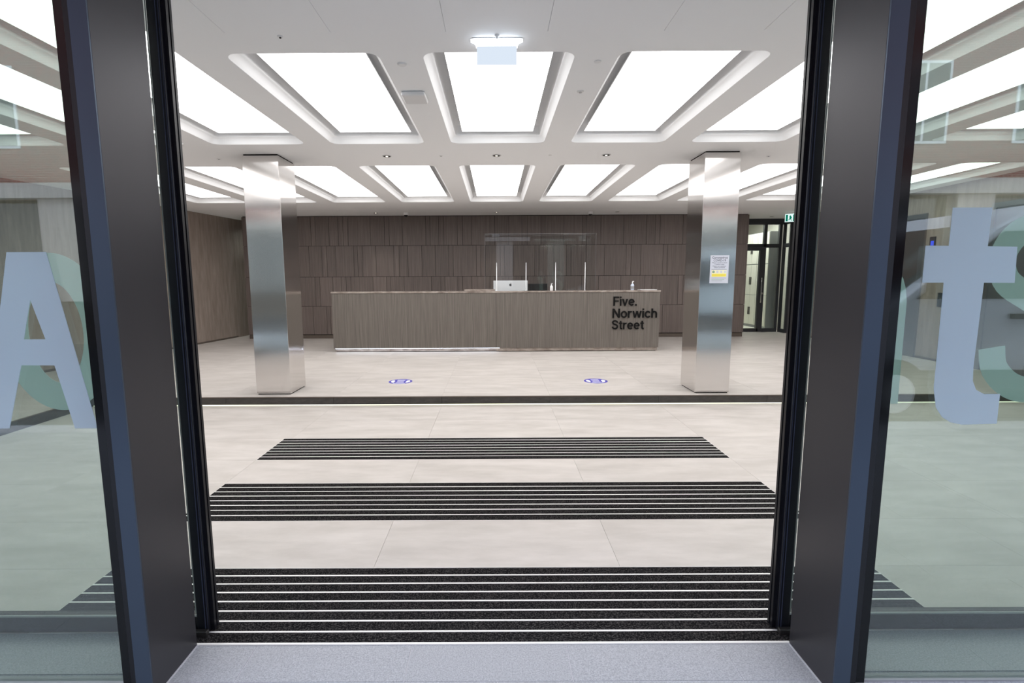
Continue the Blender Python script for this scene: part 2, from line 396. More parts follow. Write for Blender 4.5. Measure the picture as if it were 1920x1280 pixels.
fills = [[(XL-.1,9.9),(XR+.1,9.9),(XR+.1,10.335),(XL-.1,10.335)], [(XL-.1,10.345),(XR+.1,10.345),(XR+.1,12.4),(XL-.1,12.4)], [(XL-.1,1.62),(XR+.1,1.62),(XR+.1,1.9),(XL-.1,1.9)]]
for pr_, ya, yb_ in ((PXR[0], 1.9, 5.9), (PXR[1], 5.9, 9.9)):
    xa, xb = CX0-4.5*pr_, CX0+5.5*pr_
    fills += [[(XL-.1,ya),(xa,ya),(xa,yb_),(XL-.1,yb_)], [(xb,ya),(XR+.1,ya),(XR+.1,yb_),(xb,yb_)]]
for q in fills:
    if q: cq(q)
bmesh.ops.remove_doubles(cb, verts=cb.verts[:], dist=0.0005)
bmesh.ops.recalc_face_normals(cb, faces=cb.faces[:])
ret = bmesh.ops.extrude_face_region(cb, geom=cb.faces[:])
for e in [v for v in ret['geom'] if isinstance(v, bmesh.types.BMVert)]: e.co.z += 0.012
bmesh.ops.recalc_face_normals(cb, faces=cb.faces[:])
me = bpy.data.meshes.new('ceiling'); cb.to_mesh(me); cb.free(); me.materials.append(M['ceil'])
ceiling = tag(link('ceiling', me), kind='structure')
# slab above everything, dark joint line behind the shadow gap
tag(box('ceiling', M['ceil'], (XL-0.25, XR+0.25, 1.5, 12.5, 3.05, 3.25)), kind='structure')
MB().box(XL, XR, 10.33, 10.35, CEIL+0.012, CEIL+0.02).build('joint', M['groove'], ceiling)
# flat lobby panels with fine joints in front of the middle coffers
MB().box(CX0-1.5*PX, CX0+1.5*PX, 1.9, 3.02, CEIL+0.012, CEIL+0.02).build('joint', M['groove'], ceiling)
xs = [CX0-1.5*PX, -1.50, -0.912, -0.27, 0.297, 0.945, 1.50, CX0+1.5*PX]
for a, b_ in zip(xs, xs[1:]):
    MB().box(a+0.001, b_-0.001, 1.9, 3.02, CEIL, CEIL+0.012).build('ceiling_panel', M['ceil'], ceiling)
# coffer linings: rounded nosing, cove, flange
prof = [(0.0, 0.0), (0.006, 0.010), (0.012, 0.022), (0.018, 0.034), (0.026, 0.046), (0.036, 0.056), (0.046, 0.061), (0.048, 0.064), (0.049, 0.150), (0.20, 0.152)]
def lining(w, l):
    bm = bmesh.new(); rings = []
    for ins, z in prof:
        rr = max(0.085 - ins, 0.004)
        rings.append([bm.verts.new((x, y, z)) for x, y in rrect(0, 0, w/2-ins, l/2-ins, rr, 6)])
    n = len(rings[0])
    for a, b_ in zip(rings, rings[1:]):
        for i in range(n): bm.faces.new((a[i], a[(i+1) % n], b_[(i+1) % n], b_[i]))
    bmesh.ops.recalc_face_normals(bm, faces=bm.faces[:])
    m_ = bpy.data.meshes.new('coffer_lining'); bm.to_mesh(m_); bm.free(); m_.materials.append(M['ceil'])
    for p in m_.polygons: p.use_smooth = True
    return m_
lin_cache = {}; pan_cache = {}; tray_cache = {}
side = {-4: 'fourth to the left of the centre line', -3: 'third to the left of the centre line', -2: 'second to the left of the centre line', -1: 'just left of the centre line', 0: 'on the centre line',
        1: 'just right of the centre line', 2: 'second to the right of the centre line', 3: 'third to the right of the centre line', 4: 'fourth to the right of the centre line', 5: 'fifth to the right, next to the right wall'}
for k, r, cx, y0, y1, _, _ in CF:
    key = round(y1-y0, 3)
    if key not in lin_cache:
        lin_cache[key] = lining(2*HX, y1-y0)
        pan_cache[key] = MB().box(-HX+0.12, HX-0.12, -(y1-y0)/2+0.12, (y1-y0)/2-0.12, 0, 0.001).mesh('diffuser', M['panel_light'])
        tray_cache[key] = MB().box(-HX+0.119, HX-0.119, -(y1-y0)/2+0.119, (y1-y0)/2-0.119, 0.001, 0.012).mesh('tray', M['ceil'])
    link('coffer_lining', lin_cache[key], ceiling, (cx, (y0+y1)/2, CEIL))
    lab = ('entrance-side ceiling light panel, ' if r == 0 else 'desk-side ceiling light panel, ') + side[k]
    lp = empty('light_panel', (cx, (y0+y1)/2, CEIL+0.082))
    link('diffuser', pan_cache[key], lp); link('tray', tray_cache[key], lp)
    tag(lp, lab, 'ceiling light', 'luminous panels in the ceiling coffers')

# ---------------------------------------------------------------- facade
fz = 2.86
wf = tag(MB().box(-9, 9, 1.55, 1.85, fz, 5.5).box(-9, -5.95, 1.6, 1.8, 0, fz).box(6.75, 9, 1.6, 1.8, 0, fz).build('wall_front', M['stone']), kind='structure')
tag(box('sky_blocker', M['stone'], (-9, 9, 0.35, 1.55, 3.0, 3.25)), kind='structure')  # added slab out of view, keeps sky light off the doorway paving
# portal: deep bronze jambs and head
for sx, xin, xo, nm in ((-1, -1.182, -1.237, 'left'), (1, 1.148, 1.23, 'right')):
    j = tag(empty('trim_6' if sx < 0 else 'trim_7'), kind='structure')
    if sx > 0: xo = 1.205
    MB().box(min(xin, xo), max(xin, xo), 1.585, 1.838, -0.01, fz).build('jamb', M['portal'], j, bevel=0.001)
    MB().box(min(xin, xo)+0.0005, max(xin, xo)-0.0005, 1.580, 1.5855, -0.01, fz).build('jamb_face', M['portal_sky_tint'], j)
    xe = -1.328 if sx < 0 else 1.300
    MB().box(min(xo, xe), max(xo, xe), 1.640, 1.70, -0.01, fz).build('edge_strip', M['blackgloss'], j)
    MB().box(min(xo, (xo+xe)/2), max(xo, (xo+xe)/2), 1.618, 1.642, -0.01, fz).build('edge_profile', M['frame'], j)
tag(MB().box(-1.19, 1.148, 1.585, 1.838, 2.76, fz).build('trim_8', M['portal']), kind='structure')

def ptext(letter_polys, y, name, m, parent, t=0.0012):
    return MB().prism(letter_polys, 'y', y, y-t).build(name, m, parent)
def ribbon(pts, w, y, t=0.0012, closed=False, sub=5):
    # smooth centre line (Catmull-Rom) widened to a flat stroke in the x-z plane
    P = [Vector(p) for p in pts]; out = []
    n = len(P)
    rng = range(n if closed else n-1)
    for i in rng:
        p0 = P[(i-1) % n] if closed or i else P[0]; p1 = P[i]; p2 = P[(i+1) % n]; p3 = P[(i+2) % n] if closed or i+2 < n else P[-1]
        for s in range(sub):
            u = s/sub
            out.append(0.5*((2*p1)+(p2-p0)*u+(2*p0-5*p1+4*p2-p3)*u*u+(3*p1-p0-3*p2+p3)*u**3))
    if not closed: out.append(P[-1])
    bm = bmesh.new(); A, B, A2, B2 = [], [], [], []
    m_ = len(out)
    for i in range(m_):
        a = out[(i-1) % m_] if closed or i else out[0]; b_ = out[(i+1) % m_] if closed or i+1 < m_ else out[-1]
        d = (b_-a).normalized(); nrm = Vector((-d.y, d.x))
        for L_, sgn, yy in ((A, 1, y), (B, -1, y), (A2, 1, y-t), (B2, -1, y-t)):
            q = out[i] + nrm*w/2*sgn; L_.append(bm.verts.new((q.x, yy, q.y)))
    for i in range(m_ if closed else m_-1):
        j = (i+1) % m_
        bm.faces.new((A[i], A[j], B[j], B[i])); bm.faces.new((A2[i], B2[i], B2[j], A2[j]))
        bm.faces.new((A[i], A2[i], A2[j], A[j])); bm.faces.new((B[i], B[j], B2[j], B2[i]))
    if not closed:
        bm.faces.new((A[0], B[0], B2[0], A2[0])); bm.faces.new((A[-1], A2[-1], B2[-1], B[-1]))
    o = MB(); o.bm.free(); o.bm = bm
    return o
# fixed glazing either side
wi = 0
for sx, segs in ((-1, [(-3.0, -1.237), (-4.5, -3.0), (-5.95, -4.5)]), (1, [(1.205, 3.0), (3.0, 4.9), (4.9, 6.75)])):
    for a, b_ in segs:
        wi += 1
        w = tag(empty('window_%d' % wi), kind='structure')
        MB().box(a, b_, 1.654, 1.666, 0.006, fz).build('pane', M['pane'], w)
        MB().box(a, b_, 1.644, 1.676, -0.02, 0.006).box(a, b_, 1.64, 1.68, fz-0.03, fz).build('channel', M['grey_label'], w)
        if abs(a) > 3.1 or abs(b_) > 3.1:
            xe = a if sx > 0 else b_
            MB().box(xe-0.02, xe+0.02, 1.63, 1.70, 0, fz).build('mullion', M['frame'], w)
        if wi == 1:
            A_out = [(-1.569,1.52),(-1.442,1.52),(-1.335,0.937),(-1.411,0.937),(-1.456,1.151),(-1.566,1.152),(-1.631,0.938),(-1.708,0.938)]
            hole = [(-1.511,1.368),(-1.476,1.238),(-1.547,1.238)]
            # A in three strokes sharing edges: cut the outline at the hole
            bmA = MB(); y = 1.6535
            def pr(p): bmA.prism(p, 'y', y, y-0.0012)
            pr([(-1.569,1.52),(-1.511,1.52),(-1.511,1.368),(-1.547,1.238),(-1.566,1.152),(-1.631,0.938),(-1.708,0.938)])
            pr([(-1.511,1.52),(-1.442,1.52),(-1.335,0.937),(-1.411,0.937),(-1.456,1.151),(-1.476,1.238),(-1.511,1.368)])
            pr([(-1.547,1.238),(-1.476,1.238),(-1.456,1.151),(-1.566,1.152)])
            bmA.build('letter', M['blue_vinyl'], w)
        if wi == 4:
            T_ = [(1.451,1.644),(1.576,1.644),(1.575,1.523),(1.670,1.521),(1.675,1.406),(1.576,1.407),(1.573,1.130),(1.576,1.085),(1.590,1.055),(1.618,1.04),(1.671,1.04),(1.672,0.939),(1.556,0.936),(1.518,0.944),(1.488,0.962),(1.464,0.995),(1.450,1.059),(1.447,1.408),(1.377,1.408),(1.377,1.526),(1.451,1.525)]
            ptext(T_, 1.6535, 'letter', M['blue_vinyl'], w)
# sliding leaves, open behind the fixed panes
for di, sx in ((1, -1), (2, 1)):
    d = tag(empty('door_%d' % di), kind='structure')
    def bx(x0, x1, *r): return (min(sx*x0, sx*x1), max(sx*x0, sx*x1)) + r
    e0 = 1.166 if sx < 0 else 1.132
    MB().box(*bx(e0, e0+0.050, 1.900, 1.952, 0.012, 2.76)).build('stile', M['frame'], d, bevel=0.003)
    MB().box(*bx(e0-0.014, e0+0.002, 1.912, 1.926, 0.012, 2.76)).box(*bx(e0-0.014, e0+0.002, 1.934, 1.946, 0.012, 2.76)).build('brush_seal', M['frame'], d)
    MB().box(*bx(e0+0.014, e0+0.0165, 1.8985, 1.9005, 0.012, 2.76)).box(*bx(e0+0.005, e0+0.0065, 1.8988, 1.9005, 0.012, 2.76)).build('seal_line', M['seal'], d)
    MB().box(*bx(e0+0.050, 2.62, 1.905, 1.945, 0.010, 0.075)).build('bottom_rail', M['frame'], d)
    MB().box(*bx(e0+0.050, 2.62, 1.903, 1.908, 0.075, 0.082)).build('glazing_bead', M['gasket'], d)
    MB().box(*bx(e0+0.050, 2.62, 1.905, 1.945, 2.68, 2.76)).build('top_rail', M['frame'], d)
    MB().box(*bx(2.62, 2.68, 1.900, 1.950, 0.010, 2.76)).build('stile', M['frame'], d)
    MB().box(*bx(e0+0.050, e0+0.062, 1.915, 1.935, 0.079, 2.68)).build('gasket', M['gasket'], d)
    MB().box(*bx(e0+0.050, 2.62, 1.918, 1.930, 0.079, 2.68)).build('pane', M['leaf_pane'], d)
    MB().box(*bx(e0+0.002, e0+0.07, 1.878, 1.900, 0.002, 0.026)).build('floor_guide', M['dark_plastic'], d, bevel=0.002)
    if sx < 0:
        ribbon([(-1.668+0.158*math.cos(a), 1.232+0.246*math.sin(a)) for a in [math.radians(q) for q in range(0, 360, 20)]], 0.108, 1.9165, closed=True).build('letter', M['mint_vinyl'], d)
    else:
        ribbon([(2.16,1.50),(2.10,1.575),(2.023,1.605),(1.953,1.595),(1.905,1.55),(1.886,1.482),(1.915,1.405),(2.007,1.345),(2.100,1.285),(2.150,1.19),(2.140,1.08),(2.060,1.000),(1.975,1.010),(1.905,1.075),(1.885,1.158)], 0.100, 1.9165).build('letter', M['mint_vinyl'], d)
        ptext([(1.38,1.464),(1.465,1.468),(1.500,1.452),(1.524,1.42),(1.538,1.38),(1.545,1.335),(1.547,0.942),(1.440,0.943),(1.440,1.33),(1.38,1.36)], 1.9165, 'letter', M['mint_vinyl'], d)

# ---------------------------------------------------------------- rear glazed doors (right one in view, twin at the left end)
def rear_door(di, ox, mir):
    d = tag(empty('door_%d' % di), kind='structure')
    def q(x0, x1, y0, y1, z0, z1, bm):
        a, b_ = ox+mir*x0, ox+mir*x1; bm.box(min(a, b_), max(a, b_), y0, y1, z0, z1); return bm
    Y0, Y1 = YD, YD+0.07
    f = MB()
    q(5.545, 6.90, Y0, Y1, 2.655, CEIL, f); q(6.395, 6.465, Y0, Y1, 2.14, 2.655, f)
    q(6.755, 6.82, Y0, Y1, UP, 2.655, f); q(5.545, 6.755, Y0, Y1, 2.115, 2.205, f)
    f.build('frame', M['frame_grey'], d)
    f = MB(); q(5.80, 6.315, Y0-0.004, Y1, 2.045, 2.112, f); q(6.318, 6.455, Y0-0.004, Y1, UP+0.005, 2.112, f); q(5.62, 5.845, Y0-0.004, Y1, UP+0.005, 2.112, f); q(5.80, 6.36, Y0-0.004, Y1, UP+0.005, 0.185, f)
    f.build('leaf_frame', M['frame_grey'], d)
    f = MB(); q(6.455, 6.755, Y0, Y1, UP, 0.185, f); f.build('sill', M['frame_grey'], d)
    f = MB(); q(5.80, 6.395, Y0+0.03, Y0+0.036, 2.205, 2.655, f); f.build('pane', M['leaf_pane'], d)
    f = MB(); q(6.465, 6.755, Y0+0.03, Y0+0.036, 2.205, 2.655, f); f.build('pane', M['leaf_pane'], d)
    f = MB(); q(6.455, 6.755, Y0+0.03, Y0+0.036, 0.185, 2.115, f); f.build('pane', M['leaf_pane'], d)
    f = MB(); q(5.845, 6.318, Y0+0.03, Y0+0.036, 0.185, 2.045, f); f.build('pane', M['leaf_pane'], d)
    X = ox+mir*6.375
    MB().tube([(X+mir*0.035, Y0-0.002, 1.40), (X, Y0-0.02, 1.41), (X-mir*0.012, Y0-0.06, 1.39), (X-mir*0.012, Y0-0.065, 1.30), (X-mir*0.012, Y0-0.065, 0.90), (X-mir*0.012, Y0-0.06, 0.82), (X, Y0-0.02, 0.80), (X+mir*0.02, Y0-0.002, 0.81)], 0.014).build('pull_handle', M['chrome'], d, smooth=True)
    MB().lathe([(0.022, 0), (0.022, 0.012), (0.015, 0.016)], 14).build('lock', M['chrome'], d, (ox+mir*6.415, Y0-0.004, 1.03), rot=(math.pi/2, 0, 0))
    # narrow side light along the side wall
    f = MB(); xw = 6.84
    if mir < 0: return
    for (ya, yb_) in ((12.00, 12.04), (12.26, 12.30)): q(xw, xw+0.06, ya, yb_, UP, CEIL, f)
    q(xw, xw+0.06, 12.04, 12.26, 2.655, CEIL, f); q(xw, xw+0.06, 12.04, 12.26, 2.115, 2.205, f); q(xw, xw+0.06, 12.04, 12.26, UP, 0.185, f)
    f.build('side_frame', M['frame_grey'], d)
    f = MB(); q(xw+0.03, xw+0.036, 12.04, 12.26, 0.185, 2.655, f); f.build('pane', M['leaf_pane'], d)
rear_door(3, 0, 1); rear_door(4, 1.02, -1)
tag(box('wall_right', M['room_white'], (XR+0.12, XR+0.2, 12.01, 12.6, -0.1, 3.1)), kind='structure')
# corridor behind: tall locker doors and a ceiling light
for i in range(4):
    l = tag(empty('locker', (6.82, 15.08-i*0.555, UP), -math.pi/2), ['pale tall locker behind the glazed door, furthest back in the corridor', 'pale tall locker behind the glazed door, second furthest back', 'pale tall locker behind the glazed door, second nearest', 'pale tall locker nearest the narrow fixed pane'][i], 'locker', 'lockers behind the glazed door')
    MB().box(0.0, 0.548, 0.021, 0.5, 0, 2.45).build('body', M['grey_label'], l)
    for z0 in (0.07, 0.86, 1.66):
        for c in (0, 1):
            dd = MB().box(0.005+c*0.274, 0.269+c*0.274, 0, 0.02, z0, z0+0.78).build('door', M['locker'], l, bevel=0.003)
            hx = 0.235 if c == 0 else 0.300
            MB().box(hx, hx+0.014, -0.02, 0, z0+0.26, z0+0.46).build('handle', M['dark_plastic'], dd)
for x in (6.1, -5.4):
    tag(box('corridor_light', emitter('corridor_lamp', (255, 255, 250), 9.0), (x-0.75, x+0.75, 12.7, 13.9, 2.93, 2.945)), 'bright corridor ceiling light behind the %s glazed door' % ('right-hand' if x > 0 else 'left-hand'), 'ceiling light')

# lift doors and their call plate on the right wall
for i, (ya, yb_, wd) in enumerate(((5.95, 7.15, 5), (8.35, 9.55, 6))):
    d = tag(empty('door_%d' % wd), kind='structure')
    MB().box(XR-0.03, XR, ya-0.06, ya, UP, 2.35).box(XR-0.03, XR, yb_, yb_+0.06, UP, 2.35).box(XR-0.03, XR, ya-0.06, yb_+0.06, 2.35, 2.42).build('frame', M['steel_door'], d)
    m_ = (ya+yb_)/2
    MB().box(XR-0.014, XR, ya, m_-0.002, UP, 2.35).build('leaf', M['steel_door'], d)
    MB().box(XR-0.014, XR, m_+0.002, yb_, UP, 2.35).build('leaf', M['steel_door'], d)
p = tag(empty('lift_indicator', (XR, 8.15, 1.93)), 'small dark lift display with blue digits high on the right wall', 'display')
MB().box(-0.012, 0, -0.055, 0.055, -0.11, 0.11).build('plate', M['dark_plastic'], p, bevel=0.002)
MB().box(-0.014, -0.012, -0.028, 0.028, -0.07, 0.045).build('screen', M['lit_blue'], p)
p = tag(empty('lift_call_panel', (XR, 7.90, 1.06)), 'dark lift call plate with button below the blue display', 'call panel')
MB().box(-0.012, 0, -0.055, 0.055, -0.11, 0.11).build('plate', M['dark_plastic'], p, bevel=0.002)
MB().lathe([(0.018, 0), (0.018, 0.005)], 16).build('button', M['chrome'], p, (-0.012, 0, 0.02), rot=(0, -math.pi/2, 0))
p = tag(empty('access_reader', (XR, 11.42, 1.24)), 'small dark access reader on the brown wall beside the glazed door', 'card reader')
MB().box(-0.02, 0, -0.045, 0.045, -0.10, 0.10).build('case', M['dark_plastic'], p, bevel=0.004)
MB().box(-0.022, -0.02, -0.02, 0.02, 0.02, 0.06).build('window', M['grey_label'], p)

# ---------------------------------------------------------------- steel columns
def column(x0, x1, y0, y1, label, seams):
    c = tag(empty('column', ((x0+x1)/2, (y0+y1)/2, UP)), label, 'column', 'brushed steel columns')
    hx, hy = (x1-x0)/2, (y1-y0)/2
    MB().box(-hx, hx, -hy, hy, 0.012, CEIL-UP-0.016).build('cladding', M['steel'], c, bevel=0.002)
    MB().box(-hx+0.012, hx-0.012, -hy+0.012, hy-0.012, 0, 0.012).build('base_gap', M['groove'], c)
    MB().box(-hx+0.012, hx-0.012, -hy+0.012, hy-0.012, CEIL-UP-0.016, CEIL-UP-0.0).build('top_gap', M['groove'], c)
column(-2.775, -2.378, 5.775, 6.235, 'brushed steel column left of the desk, standing on the step edge', 0)
column(2.292, 2.682, 5.745, 6.205, 'brushed steel column right of the desk with a notice on it', 0)

# lettering helper: one mesh per character
def char_mesh(s, size, ext, off=0.0):
    cu = bpy.data.curves.new('t', 'FONT'); cu.body = s; cu.size = size
    cu.extrude = ext; cu.offset = off; cu.resolution_u = 4
    ob = bpy.data.objects.new('t', cu); C.objects.link(ob)
    me_ = bpy.data.meshes.new_from_object(ob)
    bpy.data.objects.remove(ob); bpy.data.curves.remove(cu)
    return me_
def ext_x(me_): 
    xs_ = [v.co.x for v in me_.vertices]; return (min(xs_), max(xs_)) if xs_ else (0, 0)
def line(s, x, z, size, width, m, parent, y, name='letter', ext=0.002, off=0.0, whole=False):
    """text along +x in the x-z plane facing -y, fitted to a total width"""
    full = char_mesh(s, size, ext, off); a, b_ = ext_x(full); sc = width/(b_-a)
    items = [(full, 0)] if whole else []
    if not whole:
        for i, ch in enumerate(s):
            if ch == ' ': continue
            pr_ = char_mesh(s[:i+1], size, ext, off); c1 = char_mesh(ch, size, ext, off)
            items.append((c1, ext_x(pr_)[1]-ext_x(c1)[1]))
    for me_, dx in items:
        for v in me_.vertices: v.co.x = (v.co.x+dx-a)*sc
        xs_ = [v.co.x for v in me_.vertices]; ox_ = min(xs_)
        for v in me_.vertices: v.co.x -= ox_
        me_.materials.clear(); me_.materials.append(m); me_.name = name
        link(name, me_, parent, (x+ox_, y, z), (math.pi/2, 0, 0))

# poster on the right column
ps = tag(empty('notice', (2.504, 5.7445, 1.515)), 'white printed coronavirus notice with a yellow band, taped to the right column', 'poster')
MB().box(-0.104, 0.104, -0.0012, 0, -0.155, 0.155).build('sheet', M['poster'], ps)
yy = -0.0014
line('Coronavirus', -0.085, 0.118, 0.034, 0.172, M['ink'], ps, yy, 'print', 0.0002, 0.0004, True)
line('COVID-19', -0.068, 0.086, 0.034, 0.136, M['ink'], ps, yy, 'print', 0.0002, 0.0004, True)
line('Please remain at least', -0.082, 0.067, 0.016, 0.166, M['ink'], ps, yy, 'print', 0.0002, 0.0001, True)
line('2 metres away', -0.055, 0.050, 0.016, 0.110, M['ink'], ps, yy, 'print', 0.0002, 0.0001, True)
line('Please use sanitiser', -0.076, 0.029, 0.016, 0.150, M['ink'], ps, yy, 'print', 0.0002, 0.0001, True)
line('where provided', -0.060, 0.013, 0.016, 0.120, M['ink'], ps, yy, 'print', 0.0002, 0.0001, True)
MB().box(-0.086, 0.082, -0.0016, -0.0012, -0.004, -0.001).build('rule', M['ink'], ps)
MB().box(-0.086, 0.082, -0.0016, -0.0012, -0.085, -0.009).build('band', M['cream'], ps)
MB().box(-0.082, 0.078, -0.0020, -0.0016, -0.082, -0.050).build('yellow_band', M['yellow'], ps)
for i in range(4):
    x = -0.064+i*0.043
    MB().lathe([(0.013, 0), (0.013, 0.0004)], 16).build('pictogram', M['ink'] if i == 0 else M['poster'], ps, (x, -0.0016, -0.030), rot=(math.pi/2, 0, 0))
    if i == 0: MB().lathe([(0.009, 0), (0.009, 0.0004)], 16).build('pictogram', M['green_ink'], ps, (x, -0.0020, -0.030), rot=(math.pi/2, 0, 0))
for i in range(3):
    MB().box(-0.084, 0.080-0.02*i, -0.0016, -0.0012, -0.100-0.016*i, -0.096-0.016*i).build('print', M['green_ink'] if i == 1 else M['grey_label'], ps)

# ---------------------------------------------------------------- reception desk
DY = 9.15; DX0, DX1 = -2.955, 2.960; TOP = 1.197
desk = tag(empty('reception_desk', (0, DY, UP)), 'long grey-brown wood veneer reception desk with marble top and black lettering', 'desk')
DZ = UP
def dbox(name, m, x0, x1, y0, y1, z0, z1, bevel=0.0):
    return MB().box(x0, x1, y0-DY, y1-DY, z0-DZ, z1-DZ).build(name, m, desk, bevel=bevel)
seamx = 0.010
dbox('front_panel', M['desk_wood'], DX0+0.01, seamx-0.002, DY, DY+0.025, 0.170, TOP-0.034)
dbox('front_panel', M['desk_wood'], seamx+0.002, DX1-0.01, DY, DY+0.025, 0.170, TOP-0.034)
dbox('side_panel', M['desk_wood'], DX0+0.01, DX0+0.035, DY+0.025, DY+0.85, 0.170, TOP-0.034)
dbox('side_panel', M['desk_wood'], DX1-0.035, DX1-0.01, DY+0.025, DY+0.85, 0.170, TOP-0.034)
dbox('carcass', M['groove'], DX0+0.036, DX1-0.036, DY+0.026, DY+0.30, 0.175, TOP-0.034)
dbox('worktop', M['desk_wood'], DX0+0.036, DX1-0.036, DY+0.30, DY+0.84, 0.80, 0.835)
dbox('back_panel', M['desk_wood'], DX0+0.036, DX1-0.036, DY+0.82, DY+0.84, 0.12, 0.80)
dbox('marble_top', M['marble'], DX0, DX1, DY-0.008, DY+0.32, TOP-0.030, TOP, 0.002)
dbox('marble_plinth', M['marble'], DX0+0.035, seamx-0.001, DY+0.040, DY+0.10, 0.112, 0.172)
dbox('marble_plinth', M['marble'], seamx+0.001, DX1-0.03, DY+0.012, DY+0.10, 0.112, 0.172)
dbox('shadow_gap', M['groove'], DX0+0.045, DX1-0.045, DY+0.045, DY+0.8, UP, 0.112)
tag(MB().box(DX0+0.04, 0.07, DY+0.006, DY+0.020, 0.1660, 0.1695).build('plinth_light', M['led']), 'cool white strip light under the left half of the desk front', 'strip light')
# raised black letters of the address, one mesh each, drawn as strokes (cap height 1, x height 0.73)
def arc(cx, cy, rx, ry, a0, a1, n=14):
    return [(cx+rx*math.cos(math.radians(a0+(a1-a0)*i/n)), cy+ry*math.sin(math.radians(a0+(a1-a0)*i/n))) for i in range(n+1)]
SW = 0.155
GL = {   # width, rectangles, polygons, strokes(points, closed)
 'F': (0.63, [(0,.165,0,1),(.165,.63,.85,1),(.165,.57,.44,.585)], [], []),
 'i': (0.155, [(0,.155,0,.73),(0,.155,.85,1)], [], []),
 'v': (0.62, [], [[(0,.73),(.165,.73),(.31,.18),(.455,.73),(.62,.73),(.39,0),(.23,0)]], []),
 'e': (0.64, [(.13,.57,.305,.425)], [], [(arc(.32,.365,.245,.300,-2,318),False)]),
 'o': (0.66, [], [], [(arc(.33,.365,.255,.300,0,342,18),True)]),
 '.': (0.17, [(0,.17,0,.17)], [], []),
 'N': (0.76, [(0,.165,0,1),(.595,.76,0,1)], [[(.0,1),(.185,1),(.76,0),(.575,0)]], []),
 'r': (0.38, [(0,.155,0,.73)], [], [([(.080,.40),(.12,.54),(.22,.635),(.38,.655)],False)]),
 'w': (0.93, [], [[(0,.73),(.16,.73),(.265,.21),(.385,.73),(.545,.73),(.665,.21),(.77,.73),(.93,.73),(.755,0),(.595,0),(.465,.51),(.335,0),(.175,0)]], []),
 'c': (0.60, [], [], [(arc(.32,.365,.245,.300,36,324),False)]),
 'h': (0.575, [(0,.155,0,1),(.42,.575,0,.46)], [], [([(.080,.38),(.115,.53),(.21,.635),(.33,.66),(.45,.60),(.4975,.46)],False)]),
 'S': (0.70, [], [], [([(.615,.735),(.54,.87),(.35,.925),(.16,.87),(.10,.745),(.17,.615),(.35,.535),(.54,.46),(.62,.30),(.54,.13),(.35,.072),(.15,.13),(.08,.28)],False)]),
 't': (0.38, [(.11,.265,.17,.92),(0,.38,.605,.73)], [], [([(.1875,.20),(.205,.11),(.27,.072),(.375,.075)],False)]),
}
def letters(word, x, z, cap, width, m, parent, y, gap=0.085):
    tot = sum(GL[c][0] for c in word) + gap*(len(word)-1); sx = width/tot
    pen = x
    for c in word:
        w_, rects, polys, strokes = GL[c]
        bm_ = MB()
        for a, b_, c0, d in rects: bm_.box(a, b_, -0.0185-0.0005*a, 0, c0, d)
        for p in polys: bm_.prism(p, 'y', 0, -0.0192)
        for p, cl in strokes:
            st = ribbon(p, SW, 0, 0.0188, closed=cl, sub=3)
            tmp = bpy.data.meshes.new('t'); st.bm.to_mesh(tmp); st.bm.free(); bm_.bm.from_mesh(tmp); bpy.data.meshes.remove(tmp)
        for v in bm_.bm.verts: v.co.x *= sx; v.co.z *= cap
        bm_.build('letter', m, parent, (pen, y, z))
        pen += (w_+gap)*sx
for word, z, x, w_ in (('Five.', 0.925, 2.115, 0.420), ('Norwich', 0.708, 2.104, 0.800), ('Street', 0.500, 2.096, 0.577)):
    letters(word, x, z-DZ, 0.165, w_, M['black'], desk, 0.0)

# marble piece lying on the counter
tag(MB().box(-0.56, -0.01, 0, 0.22, 0, 0.032).build('marble_slab', M['marble'], None, (0, DY+0.02, TOP), bevel=0.002), 'loose marble ledge lying on the counter left of the computer', 'slab')

# computer seen from behind
pc = tag(empty('all_in_one_computer', (0.285, DY+0.58, 0.835)), 'silver all-in-one computer seen from behind above the counter', 'computer')
MB().box(-0.325, 0.325, -0.012, 0.012, 0.05, 0.545).build('screen_body', M['silver'], pc, bevel=0.008, seg=3)
MB().box(-0.10, 0.10, -0.10, 0.09, 0, 0.008).build('stand_foot', M['silver'], pc, bevel=0.003)
MB().box(-0.09, 0.09, -0.035, -0.022, 0.008, 0.26).build('stand_arm', M['silver'], pc, bevel=0.003)
# fruit-shaped mark
ap = [(0.000,0.020),(0.008,0.025),(0.016,0.023),(0.021,0.017),(0.017,0.011),(0.015,0.003),(0.018,-0.005),(0.023,-0.009),(0.018,-0.018),(0.011,-0.025),(0.004,-0.024),(0.000,-0.022),(-0.006,-0.024),(-0.012,-0.025),(-0.018,-0.018),(-0.023,-0.006),(-0.023,0.008),(-0.018,0.019),(-0.010,0.024),(-0.004,0.022)]
MB().prism(ap, 'y', -0.0125, -0.0135).build('logo', M['dark_plastic'], pc, (0.0, 0, 0.463))
MB().prism([(0.000,0.029),(0.009,0.033),(0.012,0.042),(0.004,0.039)], 'y', -0.0125, -0.0135).build('logo', M['dark_plastic'], pc, (0.0, 0, 0.463))
mo = tag(empty('monitor', (0.80, DY+0.62, 0.835)), 'dark flat monitor seen from behind, right of the silver computer', 'monitor')
MB().box(-0.19, 0.19, -0.015, 0.015, 0.12, 0.485).build('screen_body', M['dark_plastic'], mo, bevel=0.006)
MB().box(-0.04, 0.04, -0.03, -0.014, 0.01, 0.30).build('stand_arm', M['dark_plastic'], mo)
MB().box(-0.12, 0.12, -0.09, 0.09, 0, 0.01).build('stand_foot', M['dark_plastic'], mo)
